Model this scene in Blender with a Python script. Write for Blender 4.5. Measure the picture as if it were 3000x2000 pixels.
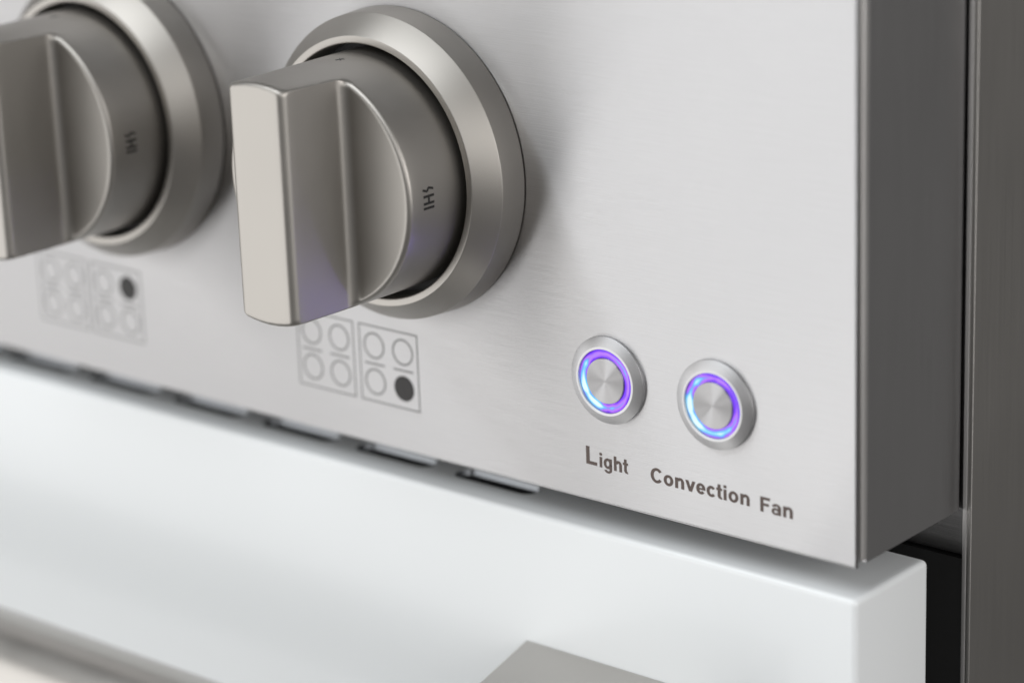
import bpy, bmesh, math
from mathutils import Vector, Matrix

for o in list(bpy.data.objects):
    bpy.data.objects.remove(o)
scene = bpy.context.scene
col = scene.collection
S = 0.001                      # everything below is written in millimetres

# ------------------------------------------------------------------ camera
cd = bpy.data.cameras.new('camera')
cam = bpy.data.objects.new('camera', cd)
col.objects.link(cam)
cam.location = (0.344287, -0.523204, 0.259214)
cam.rotation_euler = (1.25968426, 0.0349936, 0.6970942)
cd.sensor_width = 36.0
cd.lens = 100.0
cd.clip_start = 0.02
cd.clip_end = 50
cd.dof.use_dof = True
cd.dof.focus_distance = 0.707
cd.dof.aperture_fstop = 6.0
scene.camera = cam

# ------------------------------------------------------------------ world and lamps (indoor studio light)
world = bpy.data.worlds.new('World')
scene.world = world
world.use_nodes = True
wb = world.node_tree.nodes['Background']
wb.inputs['Color'].default_value = (1.0, 0.975, 0.95, 1)
wb.inputs['Strength'].default_value = 0.145


def area_lamp(name, loc, target, sx, sy, power, color):
    ld = bpy.data.lights.new(name, 'AREA')
    ld.shape = 'RECTANGLE'
    ld.size = sx
    ld.size_y = sy
    ld.energy = power
    ld.color = color
    lo = bpy.data.objects.new(name, ld)
    col.objects.link(lo)
    lo.location = loc
    d = Vector(target) - Vector(loc)
    lo.rotation_euler = d.to_track_quat('-Z', 'Y').to_euler()
    return lo


area_lamp('window_softbox', (-1.62, -1.55, -0.35), (-0.12, 0, -0.05), 2.7, 2.8, 38, (1.0, 0.995, 0.985))
area_lamp('overhead_softbox', (-0.5, -1.2, 1.9), (-0.12, 0, 0.0), 2.4, 1.4, 33, (0.95, 0.98, 1.0))
area_lamp('side_softbox', (1.85, -0.05, 0.42), (0, 0, 0), 1.6, 1.2, 16, (1.0, 0.98, 0.96))
area_lamp('camera_side_softbox', (1.25, -1.35, 0.75), (0, 0, 0), 1.2, 1.2, 6.5, (1.0, 0.99, 0.975))

vs = scene.view_settings
vs.view_transform = 'Standard'
vs.look = 'None'
vs.exposure = 0.0
vs.gamma = 1.0
scene.cycles.use_denoising = True
scene.cycles.max_bounces = 10
scene.cycles.glossy_bounces = 6


# ------------------------------------------------------------------ materials
def new_mat(name):
    m = bpy.data.materials.new(name)
    m.use_nodes = True
    nt = m.node_tree
    b = nt.nodes['Principled BSDF']
    return m, nt, b


def nd(nt, kind, **kw):
    n = nt.nodes.new(kind)
    for k, v in kw.items():
        setattr(n, k, v)
    return n


def brushed(name, base, rough, aniso, along='x', tint=0.05, bump=0.05, streak=None):
    """brushed sheet steel; 'along' is the direction of the brush lines"""
    m, nt, b = new_mat(name)
    L = nt.links
    b.inputs['Metallic'].default_value = 1
    b.inputs['Anisotropic'].default_value = aniso
    tc = nd(nt, 'ShaderNodeTexCoord')
    mp = nd(nt, 'ShaderNodeMapping')
    mp.inputs['Scale'].default_value = {'x': (60, 900, 3400), 'y': (900, 30, 2600), 'z': (2600, 2600, 30)}[along]
    L.new(tc.outputs['Object'], mp.inputs['Vector'])
    n1 = nd(nt, 'ShaderNodeTexNoise')
    n1.inputs['Scale'].default_value = 1.0
    n1.inputs['Detail'].default_value = 3
    L.new(mp.outputs['Vector'], n1.inputs['Vector'])
    # coarse unevenness of the finish
    n2 = nd(nt, 'ShaderNodeTexNoise')
    n2.inputs['Scale'].default_value = 14
    n2.inputs['Detail'].default_value = 3
    L.new(tc.outputs['Object'], n2.inputs['Vector'])
    mr = nd(nt, 'ShaderNodeMapRange')
    mr.inputs['To Min'].default_value = rough - 0.06
    mr.inputs['To Max'].default_value = rough + 0.06
    L.new(n1.outputs['Fac'], mr.inputs['Value'])
    sm = nd(nt, 'ShaderNodeMath', operation='MULTIPLY_ADD')     # faint smudges
    L.new(n2.outputs['Fac'], sm.inputs[0])
    sm.inputs[1].default_value = 0.10
    L.new(mr.outputs['Result'], sm.inputs[2])
    mr = nd(nt, 'ShaderNodeMath', operation='SUBTRACT')
    L.new(sm.outputs[0], mr.inputs[0])
    mr.inputs[1].default_value = 0.05
    L.new(mr.outputs[0], b.inputs['Roughness'])
    mx = nd(nt, 'ShaderNodeMix', data_type='RGBA')
    mx.inputs['A'].default_value = tuple(c * (1 - tint) for c in base) + (1,)
    mx.inputs['B'].default_value = tuple(min(1, c * (1 + tint)) for c in base) + (1,)
    ad = nd(nt, 'ShaderNodeMath', operation='MULTIPLY_ADD')
    L.new(n1.outputs['Fac'], ad.inputs[0])
    ad.inputs[1].default_value = 0.7
    L.new(n2.outputs['Fac'], ad.inputs[2])
    sb = nd(nt, 'ShaderNodeMath', operation='SUBTRACT')
    L.new(ad.outputs[0], sb.inputs[0])
    sb.inputs[1].default_value = 0.35
    L.new(sb.outputs[0], mx.inputs['Factor'])
    L.new(mx.outputs['Result'], b.inputs['Base Color'])
    bp = nd(nt, 'ShaderNodeBump')
    bp.inputs['Strength'].default_value = bump
    bp.inputs['Distance'].default_value = 0.0001
    L.new(n1.outputs['Fac'], bp.inputs['Height'])
    L.new(bp.outputs['Normal'], b.inputs['Normal'])
    cv = nd(nt, 'ShaderNodeCombineXYZ')
    t = {'x': (0, 0, 1), 'y': (0, 0, 1), 'z': (1, 0, 0)}[along]
    for i in range(3):
        cv.inputs[i].default_value = t[i]
    L.new(cv.outputs[0], b.inputs['Tangent'])
    if streak is not None:      # long-grain finish: reflections drawn out across the brush lines
        g = nd(nt, 'ShaderNodeBsdfAnisotropic')
        g.distribution = 'MULTI_GGX'
        g.inputs['Anisotropy'].default_value = -streak
        L.new(mx.outputs['Result'], g.inputs['Color'])
        L.new(mr.outputs[0], g.inputs['Roughness'])
        L.new(bp.outputs['Normal'], g.inputs['Normal'])
        L.new(cv.outputs[0], g.inputs['Tangent'])
        L.new(g.outputs[0], nt.nodes['Material Output'].inputs['Surface'])
        nt.nodes.remove(b)
    return m


def satin(name, base, rough, grain=0.04, spread=0.03):
    """bead-blasted satin metal"""
    m, nt, b = new_mat(name)
    L = nt.links
    b.inputs['Metallic'].default_value = 1
    tc = nd(nt, 'ShaderNodeTexCoord')
    n1 = nd(nt, 'ShaderNodeTexNoise')
    n1.inputs['Scale'].default_value = 2500
    n1.inputs['Detail'].default_value = 2
    L.new(tc.outputs['Object'], n1.inputs['Vector'])
    n2 = nd(nt, 'ShaderNodeTexNoise')
    n2.inputs['Scale'].default_value = 60
    n2.inputs['Detail'].default_value = 4
    L.new(tc.outputs['Object'], n2.inputs['Vector'])
    mx = nd(nt, 'ShaderNodeMix', data_type='RGBA')
    mx.inputs['A'].default_value = tuple(c * (1 - spread) for c in base) + (1,)
    mx.inputs['B'].default_value = tuple(c * (1 + spread) for c in base) + (1,)
    L.new(n2.outputs['Fac'], mx.inputs['Factor'])
    L.new(mx.outputs['Result'], b.inputs['Base Color'])
    mr = nd(nt, 'ShaderNodeMapRange')
    mr.inputs['To Min'].default_value = rough - 0.04
    mr.inputs['To Max'].default_value = rough + 0.04
    L.new(n2.outputs['Fac'], mr.inputs['Value'])
    L.new(mr.outputs['Result'], b.inputs['Roughness'])
    bp = nd(nt, 'ShaderNodeBump')
    bp.inputs['Strength'].default_value = grain
    bp.inputs['Distance'].default_value = 0.0001
    L.new(n1.outputs['Fac'], bp.inputs['Height'])
    L.new(bp.outputs['Normal'], b.inputs['Normal'])
    return m


def spun(name, base, rough, aniso):
    """turned steel: circular tool marks round the part's own y axis"""
    m, nt, b = new_mat(name)
    L = nt.links
    b.inputs['Metallic'].default_value = 1
    b.inputs['Base Color'].default_value = base + (1,)
    b.inputs['Anisotropic'].default_value = aniso
    tc = nd(nt, 'ShaderNodeTexCoord')
    sx = nd(nt, 'ShaderNodeSeparateXYZ')
    L.new(tc.outputs['Object'], sx.inputs[0])
    cx = nd(nt, 'ShaderNodeCombineXYZ')
    L.new(sx.outputs['X'], cx.inputs['X'])
    L.new(sx.outputs['Z'], cx.inputs['Z'])
    nm = nd(nt, 'ShaderNodeVectorMath', operation='NORMALIZE')
    L.new(cx.outputs[0], nm.inputs[0])
    L.new(nm.outputs[0], b.inputs['Tangent'])
    ln = nd(nt, 'ShaderNodeVectorMath', operation='LENGTH')
    L.new(cx.outputs[0], ln.inputs[0])
    n1 = nd(nt, 'ShaderNodeTexNoise', noise_dimensions='1D')
    n1.inputs['Scale'].default_value = 6000
    L.new(ln.outputs['Value'], n1.inputs['W'])
    mr = nd(nt, 'ShaderNodeMapRange')
    mr.inputs['To Min'].default_value = rough - 0.06
    mr.inputs['To Max'].default_value = rough + 0.06
    L.new(n1.outputs['Fac'], mr.inputs['Value'])
    L.new(mr.outputs['Result'], b.inputs['Roughness'])
    return m


def plain(name, base, rough, metallic=0.0, coat=0.0, vary=0.03, scale=120):
    m, nt, b = new_mat(name)
    L = nt.links
    b.inputs['Metallic'].default_value = metallic
    b.inputs['Roughness'].default_value = rough
    b.inputs['Coat Weight'].default_value = coat
    b.inputs['Coat Roughness'].default_value = 0.08
    tc = nd(nt, 'ShaderNodeTexCoord')
    n2 = nd(nt, 'ShaderNodeTexNoise')
    n2.inputs['Scale'].default_value = scale
    n2.inputs['Detail'].default_value = 3
    L.new(tc.outputs['Object'], n2.inputs['Vector'])
    mx = nd(nt, 'ShaderNodeMix', data_type='RGBA')
    mx.inputs['A'].default_value = tuple(c * (1 - vary) for c in base) + (1,)
    mx.inputs['B'].default_value = tuple(min(1, c * (1 + vary)) for c in base) + (1,)
    L.new(n2.outputs['Fac'], mx.inputs['Factor'])
    L.new(mx.outputs['Result'], b.inputs['Base Color'])
    return m


def led_plastic(name, seed):
    """clear light pipe of the lit ring: violet with cyan streaks and a hot spot where the diode sits"""
    m, nt, b = new_mat(name)
    L = nt.links
    b.inputs['Base Color'].default_value = (0.03, 0.02, 0.08, 1)
    b.inputs['Roughness'].default_value = 0.2
    tc = nd(nt, 'ShaderNodeTexCoord')
    mp = nd(nt, 'ShaderNodeMapping')
    mp.inputs['Location'].default_value = (seed, seed * 0.7, 0)
    mp.inputs['Scale'].default_value = (130, 500, 130)
    L.new(tc.outputs['Object'], mp.inputs['Vector'])
    n1 = nd(nt, 'ShaderNodeTexNoise')
    n1.inputs['Scale'].default_value = 1.0
    n1.inputs['Detail'].default_value = 1.5
    n1.inputs['Distortion'].default_value = 0.6
    L.new(mp.outputs['Vector'], n1.inputs['Vector'])
    # diodes sit behind the lower left of the ring
    sx = nd(nt, 'ShaderNodeSeparateXYZ')
    L.new(tc.outputs['Object'], sx.inputs[0])
    dp = nd(nt, 'ShaderNodeVectorMath', operation='DOT_PRODUCT')
    L.new(tc.outputs['Object'], dp.inputs[0])
    dp.inputs[1].default_value = (-0.84, 0, -0.54)
    mr = nd(nt, 'ShaderNodeMapRange')
    mr.inputs['From Min'].default_value = -0.004
    mr.inputs['From Max'].default_value = 0.0075
    mr.inputs['To Min'].default_value = -0.07
    mr.inputs['To Max'].default_value = 0.27
    L.new(dp.outputs['Value'], mr.inputs['Value'])
    ad = nd(nt, 'ShaderNodeMath', operation='ADD')
    L.new(n1.outputs['Fac'], ad.inputs[0])
    L.new(mr.outputs['Result'], ad.inputs[1])
    cxz = nd(nt, 'ShaderNodeCombineXYZ')
    L.new(sx.outputs['X'], cxz.inputs['X'])
    L.new(sx.outputs['Z'], cxz.inputs['Z'])
    ln = nd(nt, 'ShaderNodeVectorMath', operation='LENGTH')
    L.new(cxz.outputs[0], ln.inputs[0])
    rb = nd(nt, 'ShaderNodeMath', operation='SUBTRACT')
    L.new(ln.outputs['Value'], rb.inputs[0])
    rb.inputs[1].default_value = 0.00705
    ab = nd(nt, 'ShaderNodeMath', operation='ABSOLUTE')
    L.new(rb.outputs[0], ab.inputs[0])
    mb = nd(nt, 'ShaderNodeMapRange')
    mb.inputs['From Min'].default_value = 0.0
    mb.inputs['From Max'].default_value = 0.0011
    mb.inputs['To Min'].default_value = 0.07
    mb.inputs['To Max'].default_value = -0.20
    L.new(ab.outputs[0], mb.inputs['Value'])
    ad2 = nd(nt, 'ShaderNodeMath', operation='ADD')
    L.new(ad.outputs[0], ad2.inputs[0])
    L.new(mb.outputs['Result'], ad2.inputs[1])
    cr = nd(nt, 'ShaderNodeValToRGB')
    e = cr.color_ramp.elements
    e[0].position = 0.30
    e[0].color = (0.15, 0.018, 0.85, 1)
    e[1].position = 0.80
    e[1].color = (0.75, 0.98, 1.0, 1)
    x = e.new(0.47)
    x.color = (0.46, 0.15, 1.0, 1)
    x = e.new(0.56)
    x.color = (0.20, 0.22, 1.0, 1)
    x = e.new(0.66)
    x.color = (0.10, 0.60, 1.0, 1)
    L.new(ad2.outputs[0], cr.inputs['Fac'])
    L.new(cr.outputs['Color'], b.inputs['Emission Color'])
    b.inputs['Emission Strength'].default_value = 1.0
    return m


M_PANEL = brushed('brushed_steel_front', (0.634, 0.628, 0.634), 0.375, 1.0, 'x', 0.13, 0.60, streak=0.80)
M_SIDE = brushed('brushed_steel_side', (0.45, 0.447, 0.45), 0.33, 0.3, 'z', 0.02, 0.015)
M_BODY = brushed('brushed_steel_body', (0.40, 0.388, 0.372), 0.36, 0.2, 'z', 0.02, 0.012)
M_EDGE = brushed('cut_steel_edge', (0.68, 0.665, 0.655), 0.46, 0.2, 'z', 0.03, 0.02)
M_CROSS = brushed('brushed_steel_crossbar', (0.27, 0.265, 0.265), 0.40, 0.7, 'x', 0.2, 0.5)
M_KNOB = satin('satin_nickel', (0.415, 0.396, 0.37), 0.43)
M_BEZEL = satin('satin_nickel_bezel', (0.415, 0.396, 0.37), 0.43)
M_HANDLE = satin('satin_handle_steel', (0.49, 0.472, 0.448), 0.32)
M_FLANGE = spun('turned_steel', (0.56, 0.56, 0.57), 0.42, 0.4)
M_CAP = spun('turned_cap_steel', (0.47, 0.465, 0.47), 0.42, 0.97)
M_REFLECTOR = plain('slot_reflector_steel', (0.30, 0.315, 0.335), 0.3, metallic=1.0)  # for the added reflector rings in the vent slots
M_WHITE = plain('white_enamel', (0.875, 0.90, 0.912), 0.32, coat=0.25, vary=0.006, scale=25)
M_BLACK = plain('black_plastic_and_void', (0.010, 0.010, 0.011), 0.5)  # plastic floor under the knobs; also stands for darkness inside the vent slots
M_GASKET = plain('black_enamel', (0.018, 0.018, 0.018), 0.55)
M_PRINT = plain('dark_brown_print', (0.095, 0.066, 0.056), 0.55, vary=0.15, scale=900)
M_LINE = plain('grey_line_print', (0.21, 0.21, 0.21), 0.55, vary=0.15, scale=900)
M_PRINT2 = plain('dark_grey_print', (0.022, 0.020, 0.020), 0.55, vary=0.15, scale=900)
M_MARK = plain('black_print', (0.012, 0.011, 0.011), 0.5)
M_LED = [led_plastic('lit_ring_plastic_a', 0.3), led_plastic('lit_ring_plastic_b', 4.1)]


# ------------------------------------------------------------------ mesh helpers
def mesh_from(name, bm, mat, smooth=None):
    bmesh.ops.recalc_face_normals(bm, faces=bm.faces)
    me = bpy.data.meshes.new(name)
    bm.to_mesh(me)
    bm.free()
    me.transform(Matrix.Scale(S, 4))
    me.materials.append(mat)
    if smooth is not None:
        me.polygons.foreach_set('use_smooth', [True] * len(me.polygons))
        me.set_sharp_from_angle(angle=math.radians(smooth))
    me.update()
    return me


def obj(name, me, parent=None, loc=(0, 0, 0)):
    o = bpy.data.objects.new(name, me)
    col.objects.link(o)
    o.parent = parent
    o.location = [c * S for c in loc]
    return o


def box(bm, x0, x1, y0, y1, z0, z1):
    g = bmesh.ops.create_cube(bm, size=1)
    for v in g['verts']:
        v.co = Vector(((x0 + x1) / 2 + v.co.x * (x1 - x0), (y0 + y1) / 2 + v.co.y * (y1 - y0), (z0 + z1) / 2 + v.co.z * (z1 - z0)))
    return g['verts']


def bevel_box(x0, x1, y0, y1, z0, z1, w, seg=4, pick=None):
    bm = bmesh.new()
    box(bm, x0, x1, y0, y1, z0, z1)
    ed = [e for e in bm.edges if pick is None or pick((e.verts[0].co + e.verts[1].co) / 2)]
    bmesh.ops.bevel(bm, geom=ed, offset=w, segments=seg, profile=0.5, affect='EDGES')
    return bm


def lathe(profile, n=128, cap_start=False, cap_end=False):
    """profile: (radius, y) pairs turned round the y axis"""
    bm = bmesh.new()
    rings = []
    for r, y in profile:
        if r < 1e-6:
            rings.append([bm.verts.new((0, y, 0))])
        else:
            rings.append([bm.verts.new((r * math.cos(2 * math.pi * i / n), y, r * math.sin(2 * math.pi * i / n))) for i in range(n)])
    for a, b in zip(rings, rings[1:]):
        for i in range(n):
            j = (i + 1) % n
            q = [a[i % len(a)], a[j % len(a)], b[j % len(b)], b[i % len(b)]]
            u = []
            for v in q:
                if v not in u:
                    u.append(v)
            if len(u) > 2:
                bm.faces.new(u)
    if cap_start and len(rings[0]) > 1:
        bm.faces.new(rings[0])
    if cap_end and len(rings[-1]) > 1:
        bm.faces.new(rings[-1])
    return bm


def fillet(p0, p1, p2, r, n=4):
    """round corner p1 of a 2-D polyline"""
    a, b, c = Vector(p0), Vector(p1), Vector(p2)
    u, v = (a - b).normalized(), (c - b).normalized()
    ang = u.angle(v)
    t = min(r / math.tan(ang / 2), (a - b).length * .49, (c - b).length * .49)
    q0, q2 = b + u * t, b + v * t
    return [tuple(((1 - s) ** 2) * q0 + 2 * s * (1 - s) * b + s * s * q2) for s in [i / n for i in range(n + 1)]]


def rounded(poly, rads, n=4):
    out = [poly[0]]
    for i in range(1, len(poly) - 1):
        if rads[i] > 0:
            out += fillet(poly[i - 1], poly[i], poly[i + 1], rads[i], n)
        else:
            out.append(poly[i])
    return out + [poly[-1]]


def prism(bm, pts, y0, y1):
    """closed outline in x-z, extruded along y"""
    a = [bm.verts.new((x, y0, z)) for x, z in pts]
    b = [bm.verts.new((x, y1, z)) for x, z in pts]
    n = len(pts)
    bm.faces.new(a)
    bm.faces.new(b[::-1])
    for i in range(n):
        bm.faces.new((a[i], a[(i + 1) % n], b[(i + 1) % n], b[i]))


def ring_xz(bm, cx, cz, r0, r1, y0, y1, n=40):
    rows = []
    for r, y in ((r0, y0), (r1, y0), (r1, y1), (r0, y1)):
        rows.append([bm.verts.new((cx + r * math.cos(2 * math.pi * i / n), y, cz + r * math.sin(2 * math.pi * i / n))) for i in range(n)])
    for k in range(4):
        a, b = rows[k], rows[(k + 1) % 4]
        for i in range(n):
            j = (i + 1) % n
            bm.faces.new((a[i], a[j], b[j], b[i]))


# ------------------------------------------------------------------ the range
RANGE = bpy.data.objects.new('range_cooker', None)
col.objects.link(RANGE)
RANGE.location = (-0.38, 0.2, -0.30)
RANGE['label'] = 'stainless steel range cooker with satin knobs, two lit push buttons and a white oven door'
RANGE['category'] = 'range cooker'
ORG = (380, -200, 300)          # brings millimetre coordinates back to the panel's lower right front corner

XL = -762.0
ZT = 168.0


def part(name, me, loc=(0, 0, 0), label=None):
    o = obj(name, me, RANGE, (ORG[0] + loc[0], ORG[1] + loc[1], ORG[2] + loc[2]))
    if label:
        o['label'] = label
    return o


# control panel: thin front sheet with a rolled lower edge
bm = bevel_box(XL, 0, 0, 1.3, 0, ZT, 0.8, 4, lambda c: c.y < 0.5 and c.x < -1)
bmesh.ops.bevel(bm, geom=[e for e in bm.edges if all(v.co.x > -1e-4 and v.co.y < 1e-3 for v in e.verts)], offset=0.25, segments=3, profile=0.5, affect='EDGES')
panel = part('control_panel', mesh_from('control_panel', bm, M_PANEL, 50), label='brushed steel front sheet of the control panel')

# box behind the sheet: recessed seam, then a chamfered fold and the side
bm = bmesh.new()
prof = [(-1.3, 1.2), (-1.3, 4.6), (0.0, 4.6), (0.15, 4.75), (0.15, 46.1)]
zb0, zb1 = 0.35, ZT - 0.2
ring0 = [bm.verts.new((x, y, zb0)) for x, y in prof] + [bm.verts.new((XL + 1, 46.1, zb0)), bm.verts.new((XL + 1, 1.2, zb0))]
ring1 = [bm.verts.new((v.co.x, v.co.y, zb1)) for v in ring0]
n = len(ring0)
bm.faces.new(ring0)
bm.faces.new(ring1)
for i in range(n):
    bm.faces.new((ring0[i], ring0[(i + 1) % n], ring1[(i + 1) % n], ring1[i]))
obj('panel_side', mesh_from('panel_side', bm, M_SIDE, 25), panel)['label'] = 'dark brushed side of the control panel box'

bm = bevel_box(-1.25, 0.12, 2.4, 4.58, 1.2, ZT - 0.4, 0.95, 5, lambda c: c.y < 2.6 and (c.x > 0 or c.z < 2) and c.x > -1)
obj('panel_trim', mesh_from('panel_trim', bm, M_EDGE, 50), panel)['label'] = 'lighter folded edge between the front sheet and the side'

# ------------------------------------------------------------------ printed diagrams and lettering on the panel
def rect_frame(bm, x0, x1, z0, z1, w, y0, y1):
    for a, b, c, d in ((x0, x1, z1 - w, z1), (x0, x1, z0, z0 + w), (x0, x0 + w, z0 + w, z1 - w), (x1 - w, x1, z0 + w, z1 - w)):
        box(bm, a, b, y0, y1, c, d)


def diagram(dx, filled):
    bm = bmesh.new()
    y0, y1 = -0.04, 0.02
    for bx in (0, -23.0):
        rect_frame(bm, -157.7 + bx, -136.6 + bx, 12.1, 33.6, 0.40, y0, y1)
        for ix in (0, 1):
            x = -152.3 + bx + ix * 10.25
            box(bm, x - 3.5, x + 3.5, y0, y1, 22.6, 23.1)
            for iz in (0, 1):
                z = 17.85 + iz * 10.1
                if bx == 0 and ix == 1 and iz == filled:
                    continue
                ring_xz(bm, x, z, 3.2, 3.7, y0, y1)
    o = obj('burner_diagram', mesh_from('burner_diagram', bm, M_LINE), panel, (dx, 0, 0))
    bm = bmesh.new()
    x, z = -152.3 + 10.25, 17.85 + filled * 10.1
    prism(bm, [(x + 3.55 * math.cos(k * math.pi / 24), z + 3.55 * math.sin(k * math.pi / 24)) for k in range(48)], y0, y1)
    obj('burner_dot', mesh_from('burner_dot', bm, M_PRINT2), panel, (dx, 0, 0))
    return o


diagram(0, 0)
diagram(-106.1, 1)


STEM, THIN = 0.166, 0.132


def glyph(ch):
    """a bold grotesque letter as overlapping strokes, in em units: rectangles, quads and elliptic arcs"""
    R = lambda x0, x1, y0, y1: [(x0, y0), (x1, y0), (x1, y1), (x0, y1)]

    def A(cx, cy, rx, ry, a0, a1, sv=STEM, sh=THIN, n=26):
        o, q = [], []
        for k in range(n + 1):
            a = math.radians(a0 + (a1 - a0) * k / n)
            o.append((cx + rx * math.cos(a), cy + ry * math.sin(a)))
            q.append((cx + (rx - sv) * math.cos(a), cy + (ry - sh) * math.sin(a)))
        return [[o[k], o[k + 1], q[k + 1], q[k]] for k in range(n)]
    if ch == 'L':
        return [R(.065, .235, 0, .716), R(.235, .583, 0, .135)], .611
    if ch == 'F':
        return [R(.065, .235, 0, .716), R(.235, .565, .582, .716), R(.235, .51, .297, .428)], .611
    if ch == 'i':
        return [R(.058, .222, 0, .519), R(.058, .222, .585, .716)], .278
    if ch == 'o':
        return A(.305, .259, .265, .271, 0, 360, n=36), .611
    if ch == 'c':
        return A(.295, .259, .255, .271, 38, 322), .556
    if ch == 'C':
        return A(.385, .358, .34, .370, 38, 322, .172, .138, 34), .722
    if ch == 'e':
        return A(.285, .259, .25, .271, 0, 322) + [R(.15, .535, .212, .302)], .556
    if ch == 'n':
        return [R(.056, .222, 0, .519), R(.386, .552, 0, .31)] + A(.335, .31, .217, .221, 0, 160, .166), .611
    if ch == 'h':
        return [R(.056, .222, 0, .716), R(.386, .552, 0, .31)] + A(.335, .31, .217, .221, 0, 160, .166), .611
    if ch == 't':
        return [R(.075, .238, .13, .69), R(.005, .075, .40, .519), R(.238, .32, .40, .519)] + A(.265, .14, .19, .149, 180, 290, .163, .12, 14), .333
    if ch == 'v':
        return [[(.0, .519), (.175, .519), (.36, 0), (.195, 0)], [(.38, .519), (.555, .519), (.36, 0), (.195, 0)]], .556
    if ch == 'a':
        return [R(.35, .512, 0, .34)] + A(.275, .335, .237, .195, 0, 165, .16, .115) + A(.232, .158, .205, .17, 20, 340, .145, .1), .556
    if ch == 'g':
        return [R(.388, .55, -.04, .519)] + A(.29, .265, .255, .265, 0, 360, n=36) + A(.305, -.03, .245, .185, 192, 360, .16, .115), .611
    return [], .3


def lettering(name, pieces):
    """pieces: (string, x start, x end, baseline z, em height) as one flat print a few hundredths thick"""
    bm = bmesh.new()
    for s, xa, xb, z0, em in pieces:
        polys, pen = [], 0.0
        for ch in s:
            g, adv = glyph(ch)
            polys += [[(x + pen, y) for x, y in p] for p in g]
            pen += adv
        lo = min(x for p in polys for x, y in p)
        hi = max(x for p in polys for x, y in p)
        k = (xb - xa) / (hi - lo)
        for i, p in enumerate(polys):
            lift = -0.03 - 0.002 * (i % 7)
            prism(bm, [(xa + (x - lo) * k, z0 + y * em) for x, y in p], lift, 0.01)
    return obj(name, mesh_from(name, bm, M_PRINT), panel)


lettering('light_lettering', [('L', -80.7, -77.2, 9.75, 6.7), ('ight', -76.4, -67.3, 9.65, 5.4)])
lettering('convection_fan_lettering', [('Convection', -60.3, -30.3, 9.25, 5.4), ('Fan', -27.2, -17.7, 8.75, 5.4)])


# ------------------------------------------------------------------ knobs
def knob_grip_mesh():
    R0, R1, Y0, YR, H = 31.1, 30.7, 8.0, 32.6, 52.6
    hw, f = 9.45, 2.2
    rim = 0.9

    def rad(h):
        return R0 + (R1 - R0) * (h - 12) / (H - 12)

    UL = 13.0                  # outer end of the fillet at the bar's foot

    def scoop(u, ue):
        return 32.35 + 0.15 * ((u - UL) / 18) ** 2
    # section of the right half, from the middle of the bar outwards
    sec = [(0, H), (3, H), (5.5, H)]
    for k in range(7):
        a = math.pi / 2 * k / 6
        sec.append((hw - f + f * math.sin(a), H - f + f * math.cos(a)))
    foot, fr = hw + 0.9, 2.7
    for k in range(1, 9):
        sec.append((hw + 0.9 * k / 8, H - f + (32.35 + fr - H + f) * k / 8))
    for k in range(1, 9):
        a = math.pi / 2 * k / 8
        sec.append((foot + fr * (1 - math.cos(a)), 32.35 + fr - fr * math.sin(a)))
    n_fix = len(sec)
    n_scoop, n_rim, n_wall = 18, 7, 8
    nv = 150
    bm = bmesh.new()
    cols = {}
    for side in (-1, 1):
        for j in range(nv + 1):
            ph = -math.pi / 2 + math.pi * j / nv
            s = math.sin(ph)
            c = math.cos(ph)
            pts = []

            def put(u, h, free=True):
                # pull points beyond the cylinder wall back on to it and round the rim
                r = rad(h)
                v = r * s
                ur = r * c
                u = min(u, ur)
                e = r - math.hypot(u, v)
                if free and e < rim * 1.6:
                    q = rim * 1.6
                    h -= q - math.sqrt(max(0, q * q - (q - e) ** 2))
                pts.append((side * u, -h, v))
            for (u, h) in sec:
                put(u, h, h > H - f - 0.01 or h < 33.2)
            rr = rad(YR)
            ue = rr * c
            if ue > UL + 0.01:
                ui = max(UL, ue - 2.2)
                for k in range(1, n_scoop + 1):
                    u = UL + (ui - UL) * k / n_scoop
                    put(u, scoop(u, ue))
                for k in range(1, n_rim + 1):
                    t = k / n_rim
                    u = ui + (ue - ui) * (1 - (1 - t) ** 2)
                    put(u, scoop(u, ue))
            else:
                for k in range(n_scoop + n_rim):
                    t = (k + 1) / (n_scoop + n_rim)
                    put(UL, 32.35)
            hs = -pts[-1][1]
            for k in range(1, n_wall + 1):
                h = hs + (Y0 - hs) * k / n_wall
                r = rad(h)
                pts.append((side * r * c, -h, r * s))
            pts.append((0, -Y0, rad(Y0) * s))
            cols[(side, j)] = [bm.verts.new(p) for p in pts]
        for j in range(nv):
            a, b = cols[(side, j)], cols[(side, j + 1)]
            for i in range(len(a) - 1):
                try:
                    bm.faces.new((a[i], a[i + 1], b[i + 1], b[i]))
                except ValueError:
                    pass
    bmesh.ops.remove_doubles(bm, verts=bm.verts, dist=0.004)
    bmesh.ops.dissolve_degenerate(bm, edges=bm.edges, dist=0.002)
    return mesh_from('knob_grip', bm, M_KNOB, 60)


def bezel_mesh():
    poly = [(39.0, 0.0), (39.9, 0.0), (39.9, -0.25), (40.4, -0.3), (39.95, -8.2), (35.0, -14.1), (33.05, -14.1), (33.05, -4.0)]
    prof = rounded(poly, [0, 0, 0, .12, .55, .45, .5, 0], 4)
    return mesh_from('bezel', lathe(prof, 160), M_BEZEL, 35)


def skirt_strip(bm, a0, a1, h0, h1, lift=0.06):
    """flat print that follows the knob's skirt: angles in degrees, heights in mm; may be slanted quads"""
    def P(a, h, l):
        r = 31.1 + (30.7 - 31.1) * (h - 12) / 40.6 + l
        return (r * math.cos(math.radians(a)), -h, r * math.sin(math.radians(a)))
    return P


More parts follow.
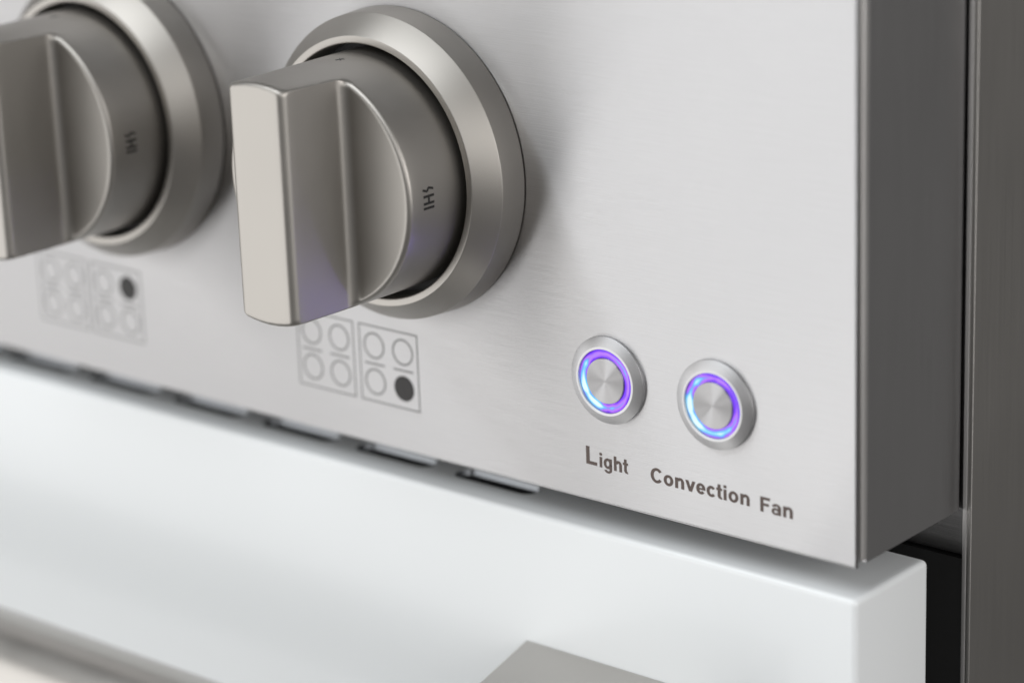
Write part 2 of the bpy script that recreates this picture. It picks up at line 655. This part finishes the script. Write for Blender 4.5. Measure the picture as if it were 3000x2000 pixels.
def mark_mesh():
    bm = bmesh.new()
    P = skirt_strip(bm, 0, 0, 0, 0)

    def stroke(pts, w):
        # pts: (angle, height) polyline, w stroke width in mm
        k = 31 * math.pi / 180
        for (a0, h0), (a1, h1) in zip(pts, pts[1:]):
            d = Vector(((a1 - a0) * k, h1 - h0))
            L = d.length
            d.normalize()
            nn = Vector((-d.y, d.x)) * w / 2
            n = max(1, int(abs(a1 - a0) / 1.0))
            rows = []
            for i in range(n + 1):
                t = i / n
                a = a0 * k + (a1 - a0) * k * t
                h = h0 + (h1 - h0) * t
                rows.append([bm.verts.new(P((a + nn.x) / k, h + nn.y, 0.05)), bm.verts.new(P((a - nn.x) / k, h - nn.y, 0.05)),
                             bm.verts.new(P((a - nn.x) / k, h - nn.y, -0.1)), bm.verts.new(P((a + nn.x) / k, h + nn.y, -0.1))])
            for A, B in zip(rows, rows[1:]):
                for q in range(4):
                    bm.faces.new((A[q], A[(q + 1) % 4], B[(q + 1) % 4], B[q]))
            bm.faces.new(rows[0])
            bm.faces.new(rows[-1][::-1])
    w = 0.64
    stroke([(1.65, 27.4), (1.65, 23.6)], w)
    stroke([(-1.65, 27.4), (-1.65, 23.6)], w)
    stroke([(1.65, 25.5), (-1.65, 25.5)], w)
    stroke([(-3.9, 27.4), (-3.9, 23.6)], w)
    stroke([(4.6, 23.7), (5.5, 25.45), (3.9, 25.9), (4.9, 27.5)], 0.6)
    return mesh_from('heat_mark', bm, M_MARK)


def spark_mesh():
    bm = bmesh.new()
    P = skirt_strip(bm, 0, 0, 0, 0)
    for a0, h0, a1, h1 in ((88.0, 21.6, 88.0, 24.4), (86.2, 22.2, 89.6, 23.8), (89.6, 22.2, 86.2, 23.8)):
        d = Vector(((a1 - a0) * .54, h1 - h0)).normalized()
        nx, ny = -d.y * .13, d.x * .13
        vs_ = []
        for l in (0.04, -0.1):
            for a, h, sg in ((a0, h0, 1), (a1, h1, 1), (a1, h1, -1), (a0, h0, -1)):
                vs_.append(bm.verts.new(P(a + sg * nx / .54, h + sg * ny, l)))
        bm.faces.new(vs_[:4])
        bm.faces.new(vs_[4:][::-1])
        for q in range(4):
            bm.faces.new((vs_[q], vs_[(q + 1) % 4], vs_[4 + (q + 1) % 4], vs_[4 + q]))
    return mesh_from('spark_mark', bm, M_MARK)


def recess_mesh():
    return mesh_from('bezel_recess', lathe([(0, -5.0), (33.0, -5.0), (33.0, -4.5), (0, -4.5)], 96), M_BLACK, 30)


knob_meshes = (('bezel', bezel_mesh()), ('bezel_recess', recess_mesh()), ('heat_mark', mark_mesh()), ('spark_mark', spark_mesh()))
grip = knob_grip_mesh()
knobs = []
for kx, lab in ((-138.05, 'satin nickel knob nearest the lit push buttons'), (-244.3, 'satin nickel knob cut off by the left edge')):
    k = part('knob', grip, (kx, 0, 80.5), lab)
    for nm, me in knob_meshes:
        obj(nm, me, k)
    knobs.append(k)


# ------------------------------------------------------------------ lit push buttons
def flange_mesh():
    poly = [(10.8, 0.0), (11.35, 0.0), (11.3, -0.9), (8.9, -1.95), (8.25, -1.95), (8.0, -0.2)]
    prof = rounded(poly, [0, 0, .12, .12, .15, 0], 3)
    return mesh_from('button_flange', lathe(prof, 128), M_FLANGE, 30)


def led_mesh(mat):
    poly = [(8.1, -0.3), (8.1, -1.35), (7.6, -1.55), (6.9, -1.35), (6.3, -1.5), (5.95, -1.25), (5.9, -0.3)]
    prof = rounded(poly, [0, .2, .3, .3, .2, .1, 0], 4)
    return mesh_from('light_ring', lathe(prof, 128), mat, 60)


def cap_mesh():
    poly = [(5.95, -0.3), (5.85, -1.75), (0.0, -1.75)]
    prof = rounded(poly, [0, .3, 0], 4)
    return mesh_from('button_cap', lathe(prof, 128), M_CAP, 40)


fl, cap = flange_mesh(), cap_mesh()
for i, (bx, lab) in enumerate(((-72.67, 'violet lit steel push button above the word Light'), (-39.8, 'violet lit steel push button above the words Convection Fan'))):
    b = part('push_button', fl, (bx, 0, 33.5), lab)
    obj('light_ring', led_mesh(M_LED[i]), b)
    obj('button_cap', cap, b)
    # the diode's own beam, leaving the ring at its left
    ld = bpy.data.lights.new('button_diode', 'SPOT')
    ld.energy = 0.0045 if i == 0 else 0.0008
    ld.color = (0.30, 0.20, 1.0)
    ld.spot_size = math.radians(110)
    ld.spot_blend = 1.0
    ld.shadow_soft_size = 0.003
    lo = bpy.data.objects.new('button_diode', ld)
    col.objects.link(lo)
    lo.parent = b
    lo.location = (-0.0062, -0.0030, 0.0)
    lo.rotation_euler = Vector((-50, -38, 20)).to_track_quat('-Z', 'Y').to_euler()

# ------------------------------------------------------------------ oven door
bm = bevel_box(XL, 0.3, 0, 32.2, -420, -8.1, 1.6, 5)
door_me = mesh_from('oven_door', bm, M_WHITE, 30)
door = part('oven_door', door_me, label='white enamelled oven door with vent slots in its top')
SL0, SL1, SY0, SY1 = -136.0, -107.9, 9.5, 16.8
PITCH = 36.3
NS = 9


def stadium(x0, x1, y0, y1, n=10):
    r = (y1 - y0) / 2
    cy = (y0 + y1) / 2
    out = []
    for k in range(n + 1):
        a = -math.pi / 2 + math.pi * k / n
        out.append((x1 - r + r * math.cos(a), cy + r * math.sin(a)))
    for k in range(n + 1):
        a = math.pi / 2 + math.pi * k / n
        out.append((x0 + r + r * math.cos(a), cy + r * math.sin(a)))
    return out


bm = bmesh.new()
for i in range(NS):
    pts = stadium(SL0 - i * PITCH, SL1 - i * PITCH, SY0, SY1)
    a = [bm.verts.new((x, y, -16.0)) for x, y in pts]
    b = [bm.verts.new((x, y, -4.0)) for x, y in pts]
    bm.faces.new(a[::-1])
    bm.faces.new(b)
    for k in range(len(pts)):
        bm.faces.new((a[k], a[(k + 1) % len(pts)], b[(k + 1) % len(pts)], b[k]))
cut = obj('cutter', mesh_from('cutter', bm, M_WHITE), RANGE, ORG)
md = door.modifiers.new('slots', 'BOOLEAN')
md.object = cut
md.operation = 'DIFFERENCE'
md.solver = 'EXACT'
bpy.context.view_layer.update()
dg = bpy.context.evaluated_depsgraph_get()
cutdoor = bpy.data.meshes.new_from_object(door.evaluated_get(dg))
door.modifiers.clear()
door.data = cutdoor
cutdoor.polygons.foreach_set('use_smooth', [True] * len(cutdoor.polygons))
cutdoor.set_sharp_from_angle(angle=math.radians(30))
bpy.data.objects.remove(cut)
# black plug standing in for the darkness inside each slot, set 2.2 mm below the door's top
bm = bmesh.new()
pts = stadium(SL0 + 0.03, SL1 - 0.03, SY0 + 0.03, SY1 - 0.03)
a = [bm.verts.new((x, y, -15.9)) for x, y in pts]
b = [bm.verts.new((x, y, -9.75)) for x, y in pts]
bm.faces.new(a[::-1])
bm.faces.new(b)
for k in range(len(pts)):
    bm.faces.new((a[k], a[(k + 1) % len(pts)], b[(k + 1) % len(pts)], b[k]))
slot_me = mesh_from('slot_dark_fill', bm, M_BLACK)
bm = bmesh.new()  # added steel ring, sloped to reflect light and brighten the slot's back wall
o1, o2 = stadium(SL0 + 0.05, SL1 - 0.05, SY0 + 0.05, SY1 - 0.05), stadium(SL0 + 0.6, SL1 - 0.6, SY0 + 0.6, SY1 - 0.6)
o3 = stadium(SL0 + 0.08, SL1 - 0.08, SY0 + 0.08, SY1 - 0.08)
rows = [[bm.verts.new((x, y, z)) for x, y in o] for o, z in ((o1, -8.25), (o2, -9.7), (o3, -9.7))]
for a, b in ((rows[0], rows[1]), (rows[1], rows[2]), (rows[2], rows[0])):
    for k in range(len(a)):
        bm.faces.new((a[k], a[(k + 1) % len(a)], b[(k + 1) % len(a)], b[k]))
reflector_me = mesh_from('slot_reflector', bm, M_REFLECTOR, 40)
for i in range(NS):
    obj('slot_dark_fill', slot_me, door, (-i * PITCH, 0, 0))
    obj('slot_reflector', reflector_me, door, (-i * PITCH, 0, 0))

# handle: a mount block that narrows away from the door and a round bar
bm = bmesh.new()
top = [(-103.0, -0.2), (-40.0, -0.2), (-47.0, -62.0), (-86.5, -62.0)]
a = [bm.verts.new((x, y, -44.3)) for x, y in top]
b = [bm.verts.new((x, y, -108.0)) for x, y in top]
bm.faces.new(a)
bm.faces.new(b[::-1])
for k in range(4):
    bm.faces.new((a[k], a[(k + 1) % 4], b[(k + 1) % 4], b[k]))
bmesh.ops.bevel(bm, geom=[e for e in bm.edges if (e.verts[0].co.y + e.verts[1].co.y) < -1], offset=0.8, segments=3, profile=0.5, affect='EDGES')
handle = part('door_handle', mesh_from('handle_mount', bm, M_HANDLE, 30), label='satin steel oven door handle on its mount block')
bm = lathe([(0, 0), (13.5, 0), (15.0, 1.5), (15.0, 560), (0, 560)], 64)
me = mesh_from('handle_bar', bm, M_HANDLE, 40)
hb = obj('handle_bar', me, handle, (-92, -46, -76.0))
hb.rotation_euler = (0, 0, math.pi / 2)

# ------------------------------------------------------------------ body behind the panel and the door
bm = bevel_box(0.75, 2.1, 46.6, 420, -430, ZT + 10, 0.35, 3, lambda c: c.y < 47)
frame = part('body_front_frame', mesh_from('body_front_frame', bm, M_EDGE, 40))
bm = bevel_box(XL, 0.7, 47.2, 60, -14.0, ZT + 5, 6.0, 6, lambda c: c.y < 48 and c.z < 0 and c.x < 0)
obj('crossbar', mesh_from('crossbar', bm, M_CROSS, 40), frame)
bm = bmesh.new()
box(bm, XL, 0.7, 49.5, 420, -430, -14.05)
obj('oven_front', mesh_from('oven_front', bm, M_GASKET), frame)
bm = bevel_box(2.2, 3.6, 46.3, 420, -430, ZT + 10, 0.4, 3, lambda c: c.y < 47)
part('side_panel', mesh_from('side_panel', bm, M_BODY, 40), label='brushed steel side panel of the range body')
